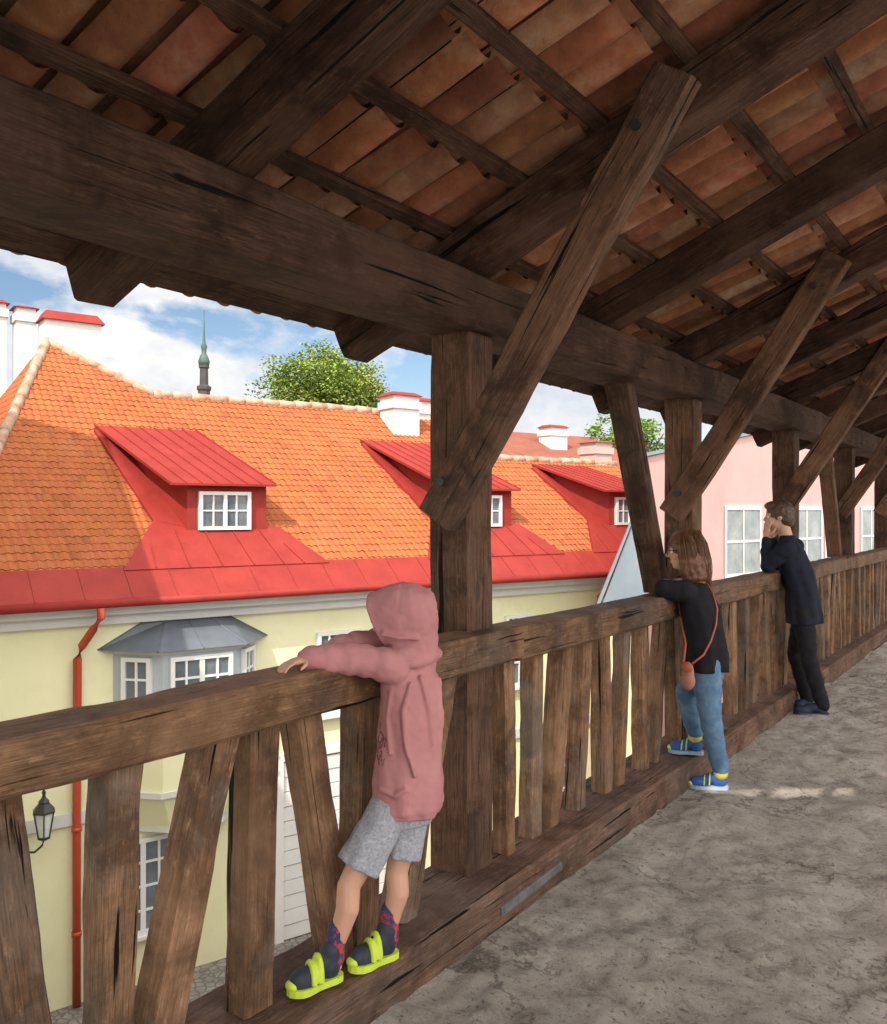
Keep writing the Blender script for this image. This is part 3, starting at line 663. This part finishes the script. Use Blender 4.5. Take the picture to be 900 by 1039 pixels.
# --- child in pink hoodie on the sill
k1=thing('person','child in dusty pink hooded top and grey shorts standing on the sill','person',(-1.69,2.03,.15))
hc=V((-1.622,2.110,1.178)); hf=V((-.93,-.30,-.16))
b=Blob(); ax=head(b,hc,hf,(0,0,1),.195)
b.cap(hc-UP*.05+V((.02,0,0)),.045,(-1.60,2.13,1.06),.05)
b.loft([((-1.615,2.125,.62),.075,.085,XF,YS),((-1.61,2.13,.75),.072,.08,XF,YS),((-1.605,2.13,.92),.072,.09,XF,YS),((-1.605,2.13,1.04),.06,.085,XF,YS)])
LH,LK,LA=V((-1.625,2.08,.65)),V((-1.70,1.955,.415)),V((-1.722,1.915,.235)); RH,RK,RA=V((-1.625,2.17,.65)),V((-1.655,2.125,.41)),V((-1.672,2.105,.235))
for a_,k_,f_ in ((LH,LK,LA),(RH,RK,RA)):
    m_=(k_.lerp(f_,.35))+V((.012,.004,0)); b.chain([(a_,.056),(k_.lerp(a_,.5),.044),(k_,.034),(m_,.0345),(f_,.0235),(f_-UP*.04,.025)])
LS,LE,LW=V((-1.615,2.045,1.055)),V((-1.695,1.955,1.075)),V((-1.765,1.845,1.082)); RS_,RE,RW=V((-1.64,2.205,1.055)),V((-1.735,2.14,1.098)),V((-1.785,1.985,1.09))
for a_,k_,f_ in ((LS,LE,LW),(RS_,RE,RW)): b.chain([(a_,.035),(k_,.028),(f_,.021)])
hand(b,LW,(-.18,-1,-.10),(0,0,1),-1,.108,.5); hand(b,RW,(-.15,-1,-.1),(0,0,1),1,.108,.45)
b.build('body',M['skin'],k1,.0045,3); face_parts(k1,hc,ax,.195)
b=Blob()
b.loft([((-1.617,2.128,.600),.094,.106,XF,YS),((-1.616,2.128,.622),.104,.116,XF,YS),((-1.614,2.129,.68),.104,.114,XF,YS),((-1.612,2.13,.77),.097,.107,XF,YS),((-1.607,2.13,.90),.090,.104,XF,YS),((-1.607,2.128,1.00),.080,.100,XF,YS),((-1.61,2.125,1.06),.058,.078,XF,YS)],.055,6,1.0)
for a_,k_,f_ in ((LS,LE,LW),(RS_,RE,RW)): b.chain(crink([(a_+V((.01,0,-.01)),.052),(a_.lerp(k_,.6),.047),(k_,.046),(k_.lerp(f_,.5),.041),(f_.lerp(k_,.14),.036),(f_.lerp(k_,.06),.032)],.0035,3))
for pts in ([(-1.53,2.08,1.02),(-1.515,2.10,.92),(-1.517,2.115,.82)],[(-1.545,2.05,1.0),(-1.56,2.035,.93),(-1.55,2.03,.83),(-1.53,2.05,.74)],[(-1.60,2.03,.99),(-1.615,2.025,.90),(-1.60,2.022,.80)],[(-1.53,2.17,1.0),(-1.515,2.165,.88),(-1.52,2.155,.76)],[(-1.55,2.03,.70),(-1.58,2.018,.68),(-1.63,2.015,.69)]):
    b.chain([(V(p),.007) for p in pts])
f,s,u=ax
b.ell(hc-f*.030+u*.010,(.086,.086,.099),ax); b.ell(hc-f*.072+u*.034,(.045,.052,.056),ax)
NR=9; Ro=[];Ri=[]
for jn in range(NR):
    t=jn/(NR-1); fo=-.02+.086*t; rs=.088-.020*t*t; ru=.102-.020*t*t; cu=.010-.004*t
    for R_,dd in ((Ro,0),(Ri,.016)):
        R_.append([hc+f*(fo+.018*t*sin(a))+s*((rs-dd)*cos(a))+u*(cu+(ru-dd)*sin(a)) for a in [2*pi*k/36 for k in range(36)]])
b.rings(Ro+Ri[::-1],True)
b.sweep([hc+f*(.066+.018*sin(a))+s*(.062*cos(a))+u*(.006+.076*sin(a)) for a in [2*pi*k/36 for k in range(36)]],.011)
for sg in (-1,1):       # soft folds running from the hood opening back to the nape
    b.chain([(hc+f*.04+s*sg*.080-u*.03,.006),(hc-f*.01+s*sg*.086-u*.045,.008),(hc-f*.06+s*sg*.066-u*.055,.007)])
    b.chain([(hc+f*.03+s*sg*.076+u*.045,.005),(hc-f*.03+s*sg*.080+u*.03,.007),(hc-f*.075+s*sg*.050+u*.0,.007)])
b.chain([(hc+f*.05+u*.098,.005),(hc-f*.02+u*.108,.006),(hc-f*.08+u*.075,.006),(hc-f*.112+u*.01,.006)])
b.cap(hc-f*.035-u*.06,.064,(-1.598,2.13,1.03),.072)
for (zz,rx_,ry_,rr) in ((1.056,.068,.086,.020),(1.082,.058,.072,.018)):
    b.sweep([V((-1.604+rx_*cos(a),2.128+ry_*sin(a),zz+.014*cos(a)+.006*sin(3*a))) for a in [2*pi*k/30 for k in range(30)]],rr)
ho=b.build('hoodie',M['hoodie'],k1,.0048,3,[(.11,.010),(.035,.007)])
mb=MB()
bv=BVHTree.FromPolygons([v.co for v in ho.data.vertices],[p.vertices[:] for p in ho.data.polygons])
vd=V((-.75,.66,0)); lat=V((.66,.75,0)); pc=V((-1.655,2.035,.835)); off=rootloc(k1)
def stroke(st,rad):
    pts=[]
    for (x0,y0),(x1,y1) in zip(st,st[1:]):
        for i in range(5):
            x=x0+(x1-x0)*i/5; y=y0+(y1-y0)*i/5; o_=pc+lat*x+UP*y-vd*.5-off; hit=bv.ray_cast(o_,vd)
            if hit[0] is not None: pts.append(hit[0]+off)
    if len(pts)>2: mb.tube(pts,rad,5)
rp=random.Random(11)
for i in range(40):      # a faded dark brushy motif on the front pocket
    a=rp.uniform(0,2*pi); r=sqrt(rp.random()); x=-.012+.026*r*cos(a); y=-.03+.075*r*sin(a)
    stroke([(x,y),(x+rp.uniform(-.006,.010),y+rp.uniform(.008,.026)),(x+rp.uniform(-.004,.014),y+rp.uniform(.02,.04))],rp.uniform(.0016,.0032))
mb.build('print',M['print'],ho,True)
b=Blob(); b.loft([((-1.62,2.125,.57),.072,.086,XF,YS),((-1.615,2.128,.66),.086,.096,XF,YS),((-1.612,2.13,.72),.086,.096,XF,YS)])
for a_,k_ in ((LH,LK),(RH,RK)):
    d_=(k_-a_).normalized(); x_=d_.orthogonal().normalized(); y_=d_.cross(x_)
    b.loft([(a_.lerp(k_,.80),.063,.061,x_,y_),(a_.lerp(k_,.76),.065,.063,x_,y_),(a_.lerp(k_,.45),.063,.063,x_,y_),(a_,.061,.063,x_,y_)],.07,5,.4)
b.build('shorts',M['shorts'],k1,.0048,3,[(.05,.009)])
for f_,k_,hl,to in ((LA,LK,(-1.712,1.93),(-1.758,1.772)),(RA,RK,(-1.662,2.125),(-1.705,1.968))):
    b=Blob(); b.chain([(f_-UP*.02,.031),(f_+(k_-f_)*.12,.029),(f_+(k_-f_)*.34,.032)]); b.build('sock',M['sock'],k1,.004,2)
    shoe(k1,hl,to,.156,.072,M['shoe1'],M['neon'],M['neon'],.0095)
# --- girl
k2=thing('person','girl with brown hair, black top and blue jeans leaning on the rail','person',(-1.58,4.75,0))
hc=V((-1.695,4.74,1.285)); hf=V((-.90,-.40,-.05))
b=Blob(); ax=head(b,hc,hf,(-.1,0,1),.21); b.cap(hc-UP*.06+V((.03,0,0)),.045,(-1.635,4.75,1.12),.05)
b.loft([((-1.575,4.74,.68),.09,.125,XF,YS),((-1.585,4.74,.82),.08,.11,XF,YS),((-1.615,4.745,.98),.085,.125,XF,YS),((-1.64,4.75,1.09),.06,.11,XF,YS)])
LH,LK,LA=V((-1.56,4.68,.68)),V((-1.545,4.715,.39)),V((-1.505,4.755,.10)); RH,RK,RA=V((-1.60,4.80,.68)),V((-1.72,4.82,.50)),V((-1.675,4.845,.25))
LS,LE,LW=V((-1.645,4.62,1.075)),V((-1.745,4.555,1.09)),V((-1.80,4.72,1.11)); RS_,RE,RW=V((-1.66,4.885,1.075)),V((-1.795,5.02,1.09)),V((-1.80,4.86,1.10))
for a_,k_,f_ in ((LH,LK,LA),(RH,RK,RA)): b.chain([(a_,.075),(k_,.05),(k_.lerp(f_,.3),.047),(f_,.033)])
for a_,k_,f_ in ((LS,LE,LW),(RS_,RE,RW)): b.chain([(a_,.042),(k_,.033),(f_,.023)])
hand(b,LW,(-.1,1,.05),(0,0,1),1,.14,.4); hand(b,RW,(-.1,-1,0),(0,0,1),-1,.14,.4)
b.build('body',M['skin'],k2,.006,3); face_parts(k2,hc,ax,.21)
b=Blob(); b.loft([((-1.575,4.738,.650),.118,.150,XF,YS),((-1.575,4.74,.70),.118,.146,XF,YS),((-1.588,4.74,.84),.104,.130,XF,YS),((-1.615,4.745,.98),.105,.142,XF,YS),((-1.64,4.75,1.08),.08,.126,XF,YS),((-1.645,4.75,1.12),.055,.07,XF,YS)],.07,6,.6)
for a_,k_,f_ in ((LS,LE,LW),(RS_,RE,RW)): b.chain(crink([(a_,.060),(a_.lerp(k_,.5),.056),(k_,.049),(k_.lerp(f_,.25),.044)],.003,3))
tp_=b.build('top',M['blackcloth'],k2,.007,3,[(.09,.010)])
b=Blob(); b.loft([((-1.58,4.742,.60),.088,.12,XF,YS),((-1.577,4.74,.72),.097,.13,XF,YS),((-1.58,4.74,.78),.092,.115,XF,YS)])
for a_,k_,f_ in ((LH,LK,LA),(RH,RK,RA)): b.chain(crink([(a_,.084),(a_.lerp(k_,.5),.071),(k_,.058),(k_.lerp(f_,.5),.053),(f_+UP*.03,.047)],.0032,4))
b.build('jeans',M['jeans'],k2,.007,3,[(.06,.006)])
f,s,u=ax
b=Blob(); b.ell(hc+u*.032-f*.014,(.103,.090,.092),ax); b.ell(hc-f*.045-u*.03,(.078,.094,.105),ax); b.ell(hc-f*.045-u*.09,(.072,.100,.062),ax)
for i in range(13):
    a=radians(-108+18*i); st=hc+u*.03-f*(.06*cos(a)+.0)+s*.078*sin(a); en=hc-u*random.uniform(.135,.155)-f*(.080*cos(a)+.02+random.uniform(0,.014))+s*.102*sin(a)
    md=st.lerp(en,.5)-f*.02*cos(a)+s*.014*sin(a); b.chain([(st,.028),(md,.029),(en,.022)])
b.build('hair',M['hair'],k2,.005,3,[(.03,.012)])
mb=MB()
for i in range(360):
    a=radians(random.uniform(-110,110)); st=hc+u*random.uniform(.03,.115)-f*(.086*cos(a)-.004)+s*.086*sin(a); en=hc-u*random.uniform(.13,.182)-f*(.095*cos(a)+random.uniform(.010,.036))+s*.116*sin(a)
    md=st.lerp(en,.55)-f*(random.uniform(.016,.030)*cos(a))+s*.026*sin(a); m2=md.lerp(en,.5)-f*random.uniform(-.005,.009)
    mb.tube([st,st.lerp(md,.5)-f*.014*cos(a)+s*.008*sin(a),md,m2,en],[.0013,.0016,.0016,.0014,.0008],4)
mb.build('loose_hair',M['hair'],k2,True)
def glasses(root,hc,ax,h,mat):
    f,s,u=ax; mb=MB()
    for k in (-1,1):
        c=hc+f*.46*h+s*k*.165*h; ring=[c+s*(.115*h*cos(2*pi*i/14))+u*(.09*h*sin(2*pi*i/14)) for i in range(15)]; mb.tube(ring,.002,5)
        mb.tube([c+s*k*.115*h+u*.03*h,hc-f*.02*h+s*k*.40*h+u*.03*h],.002,5)
    mb.tube([hc+f*.47*h-s*.05*h,hc+f*.475*h+s*.05*h],.002,5); mb.build('glasses',mat,root,True)
glasses(k2,hc,ax,.21,M['black'])
shoe(k2,(-1.475,4.775),(-1.655,4.69),.012,.08,M['shoe2'],M['sole'],M['neon'],.005); shoe(k2,(-1.635,4.86),(-1.81,4.80),.155,.08,M['shoe2'],M['sole'],M['neon'],.005)
for f_ in (LA,RA):
    b=Blob(); b.cap(f_-UP*.0,.04,f_+UP*.05,.04); b.build('sock',M['ysock'],k2,.005,2)
# bag; the strap follows the surface of the top
bg=thing('shoulder_bag','small dusty red shoulder bag hanging at the hip of the girl','bag',(-1.61,4.55,.56))
b=Blob(); b.ell((-1.612,4.552,.650),(.034,.022,.066)); b.ell((-1.612,4.552,.615),(.040,.026,.052)); b.build('pouch',M['leather'],bg,.0045,3)
b=Blob(); b.ell((-1.612,4.540,.685),(.034,.018,.030)); b.build('flap',M['strap'],bg,.0045,2)
bt=BVHTree.FromPolygons([v.co+V(k2.location) for v in tp_.data.vertices],[p.vertices[:] for p in tp_.data.polygons])
def hug(p,o=.004):
    h=bt.find_nearest(V(p)); return h[0]+h[1].normalized()*o
raw=[(-1.66,4.60,.80),(-1.70,4.65,.92),(-1.715,4.70,1.0),(-1.70,4.76,1.09),(-1.66,4.80,1.13),(-1.60,4.80,1.12),(-1.55,4.76,1.06),(-1.52,4.72,.98),(-1.51,4.68,.90),(-1.52,4.63,.82),(-1.545,4.60,.75)]
mb=MB(); mb.tube([V((-1.635,4.553,.705))]+[hug(p) for p in raw]+[V((-1.59,4.553,.705))],.006,6); mb.build('strap',M['strap'],bg,True)
# --- older boy
k3=thing('person','dark haired boy in navy jacket and charcoal trousers resting chin on his hands','person',(-1.58,6.92,0))
hc=V((-1.765,6.965,1.462)); hf=V((-.94,-.30,-.02))
b=Blob(); ax=head(b,hc,hf,(-.05,0,1),.22); b.cap(hc-UP*.07+V((.035,0,0)),.048,(-1.70,6.965,1.27),.052)
b.loft([((-1.58,6.94,.74),.085,.12,XF,YS),((-1.595,6.94,.9),.075,.11,XF,YS),((-1.635,6.955,1.06),.085,.125,XF,YS),((-1.675,6.96,1.2),.075,.135,XF,YS),((-1.695,6.965,1.27),.05,.09,XF,YS)])
LH,LK,LA=V((-1.565,6.86,.76)),V((-1.525,6.87,.42)),V((-1.435,6.90,.09)); RH,RK,RA=V((-1.585,7.02,.76)),V((-1.665,7.05,.43)),V((-1.585,7.08,.09))
LS,LE,LW=V((-1.665,6.80,1.235)),V((-1.795,6.79,1.10)),V((-1.835,6.89,1.31)); RS_,RE,RW=V((-1.68,7.12,1.235)),V((-1.805,7.13,1.10)),V((-1.835,7.05,1.31))
for a_,k_,f_ in ((LH,LK,LA),(RH,RK,RA)): b.chain([(a_,.075),(k_,.048),(k_.lerp(f_,.3),.046),(f_,.034)])
for a_,k_,f_ in ((LS,LE,LW),(RS_,RE,RW)): b.chain([(a_,.042),(k_,.033),(f_,.024)])
hand(b,LW,(.05,.06,1),(-.5,-1,0),1,.155,.35); hand(b,RW,(.05,-.06,1),(-.5,1,0),-1,.155,.35)
b.build('body',M['skin'],k3,.006,3); face_parts(k3,hc,ax,.22)
b=Blob(); b.loft([((-1.575,6.94,.675),.128,.165,XF,YS),((-1.575,6.94,.73),.130,.163,XF,YS),((-1.59,6.94,.9),.115,.147,XF,YS),((-1.63,6.955,1.06),.118,.155,XF,YS),((-1.672,6.96,1.2),.098,.152,XF,YS),((-1.695,6.965,1.29),.063,.078,XF,YS),((-1.70,6.965,1.325),.055,.062,XF,YS)],.07,5,.2)
for a_,k_,f_ in ((LS,LE,LW),(RS_,RE,RW)): b.chain(crink([(a_,.068),(a_.lerp(k_,.5),.060),(k_,.055),(k_.lerp(f_,.5),.046),(k_.lerp(f_,.88),.035)],.004,3))
b.build('jacket',M['navycloth'],k3,.008,3,[(.09,.012)])
b=Blob(); b.loft([((-1.58,6.94,.66),.088,.13,XF,YS),((-1.575,6.94,.8),.095,.135,XF,YS),((-1.58,6.94,.86),.09,.12,XF,YS)])
for a_,k_,f_ in ((LH,LK,LA),(RH,RK,RA)): b.chain(crink([(a_,.084),(a_.lerp(k_,.5),.072),(k_,.060),(k_.lerp(f_,.5),.055),(f_,.050)],.0036,4))
b.build('trousers',M['greytrouser'],k3,.008,3,[(.06,.006)])
f,s,u=ax
b=Blob(); b.ell(hc+u*.035-f*.016,(.104,.09,.094),ax); b.ell(hc-f*.055-u*.015,(.062,.08,.075),ax); b.ell(hc+u*.085+f*.045,(.055,.07,.035),ax)
b.build('hair',M['hair2'],k3,.006,2,[(.025,.014)])
shoe(k3,(-1.40,6.915),(-1.625,6.845),.012,.095,M['shoe3'],M['soled']); shoe(k3,(-1.555,7.095),(-1.66,7.0),.012,.09,M['shoe3'],M['soled'])
# ------------------------------------------------------------------ camera, light, sky
cam=bpy.data.cameras.new('Camera'); co=bpy.data.objects.new('Camera',cam); COL.objects.link(co); co.location=(0,0,1.5); co.rotation_euler=(radians(90),0,TH)
cam.sensor_fit='HORIZONTAL'; cam.sensor_width=36; cam.lens=36; cam.clip_end=3000; cam.clip_start=.05; S.camera=co
sd=V((.15,-.69,.707)).normalized()
sl_=bpy.data.lights.new('Sun','SUN'); sl_.energy=5.0; sl_.angle=radians(.5); sl_.color=(1,.91,.78)
so=bpy.data.objects.new('Sun',sl_); COL.objects.link(so); so.rotation_euler=sd.to_track_quat('Z','Y').to_euler(); so.location=(5,-10,20)
w=bpy.data.worlds.new('World'); S.world=w; w.use_nodes=True; nt=w.node_tree; bgn=nt.nodes['Background']
sk=nd(nt,'ShaderNodeTexSky',sky_type='NISHITA'); sk.sun_disc=False; sk.sun_elevation=math.asin(sd.z); sk.sun_rotation=math.atan2(sd.x,sd.y); sk.dust_density=.2; sk.ozone_density=2.; sk.air_density=1.
nt.links.new(sk.outputs[0],bgn.inputs[0]); bgn.inputs[1].default_value=.13
tc=nd(nt,'ShaderNodeTexCoord').outputs['Generated']; mp=mapping(nt,tc,(1,1,2.0),(.35,.1,.05))
n1=nz(nt,mp,3.6,10,.56,.1); n2=nz(nt,mapping(nt,tc,(1,1,1.6)),6.5,7,.6)
# added out-of-view clouds, thicker, brighter and warmer, to light the dark gallery
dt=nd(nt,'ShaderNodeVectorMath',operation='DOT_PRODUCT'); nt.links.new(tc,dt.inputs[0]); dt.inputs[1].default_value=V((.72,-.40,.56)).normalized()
fill_bank=ramp(nt,dt.outputs['Value'],[(.15,0.),(.8,1.)])
cf=ramp(nt,mth(nt,'MULTIPLY_ADD',fill_bank,.16,n1),[(.44,0.),(.505,1.)]); cc=ramp(nt,n2,[(.36,(.68,.74,.83)),(.56,(1.,.985,.96))])
cc=mix(nt,fill_bank,cc,(1.,.95,.88))
b2=nd(nt,'ShaderNodeBackground'); nt.links.new(cc,b2.inputs[0]); nt.links.new(mth(nt,'MULTIPLY_ADD',fill_bank,2.15,1.05),b2.inputs[1])
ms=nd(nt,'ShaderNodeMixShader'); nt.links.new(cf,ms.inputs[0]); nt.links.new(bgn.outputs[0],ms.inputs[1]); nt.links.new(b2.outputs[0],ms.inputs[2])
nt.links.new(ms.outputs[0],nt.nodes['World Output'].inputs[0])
S.view_settings.view_transform='Standard'; S.view_settings.look='None'; S.view_settings.exposure=0
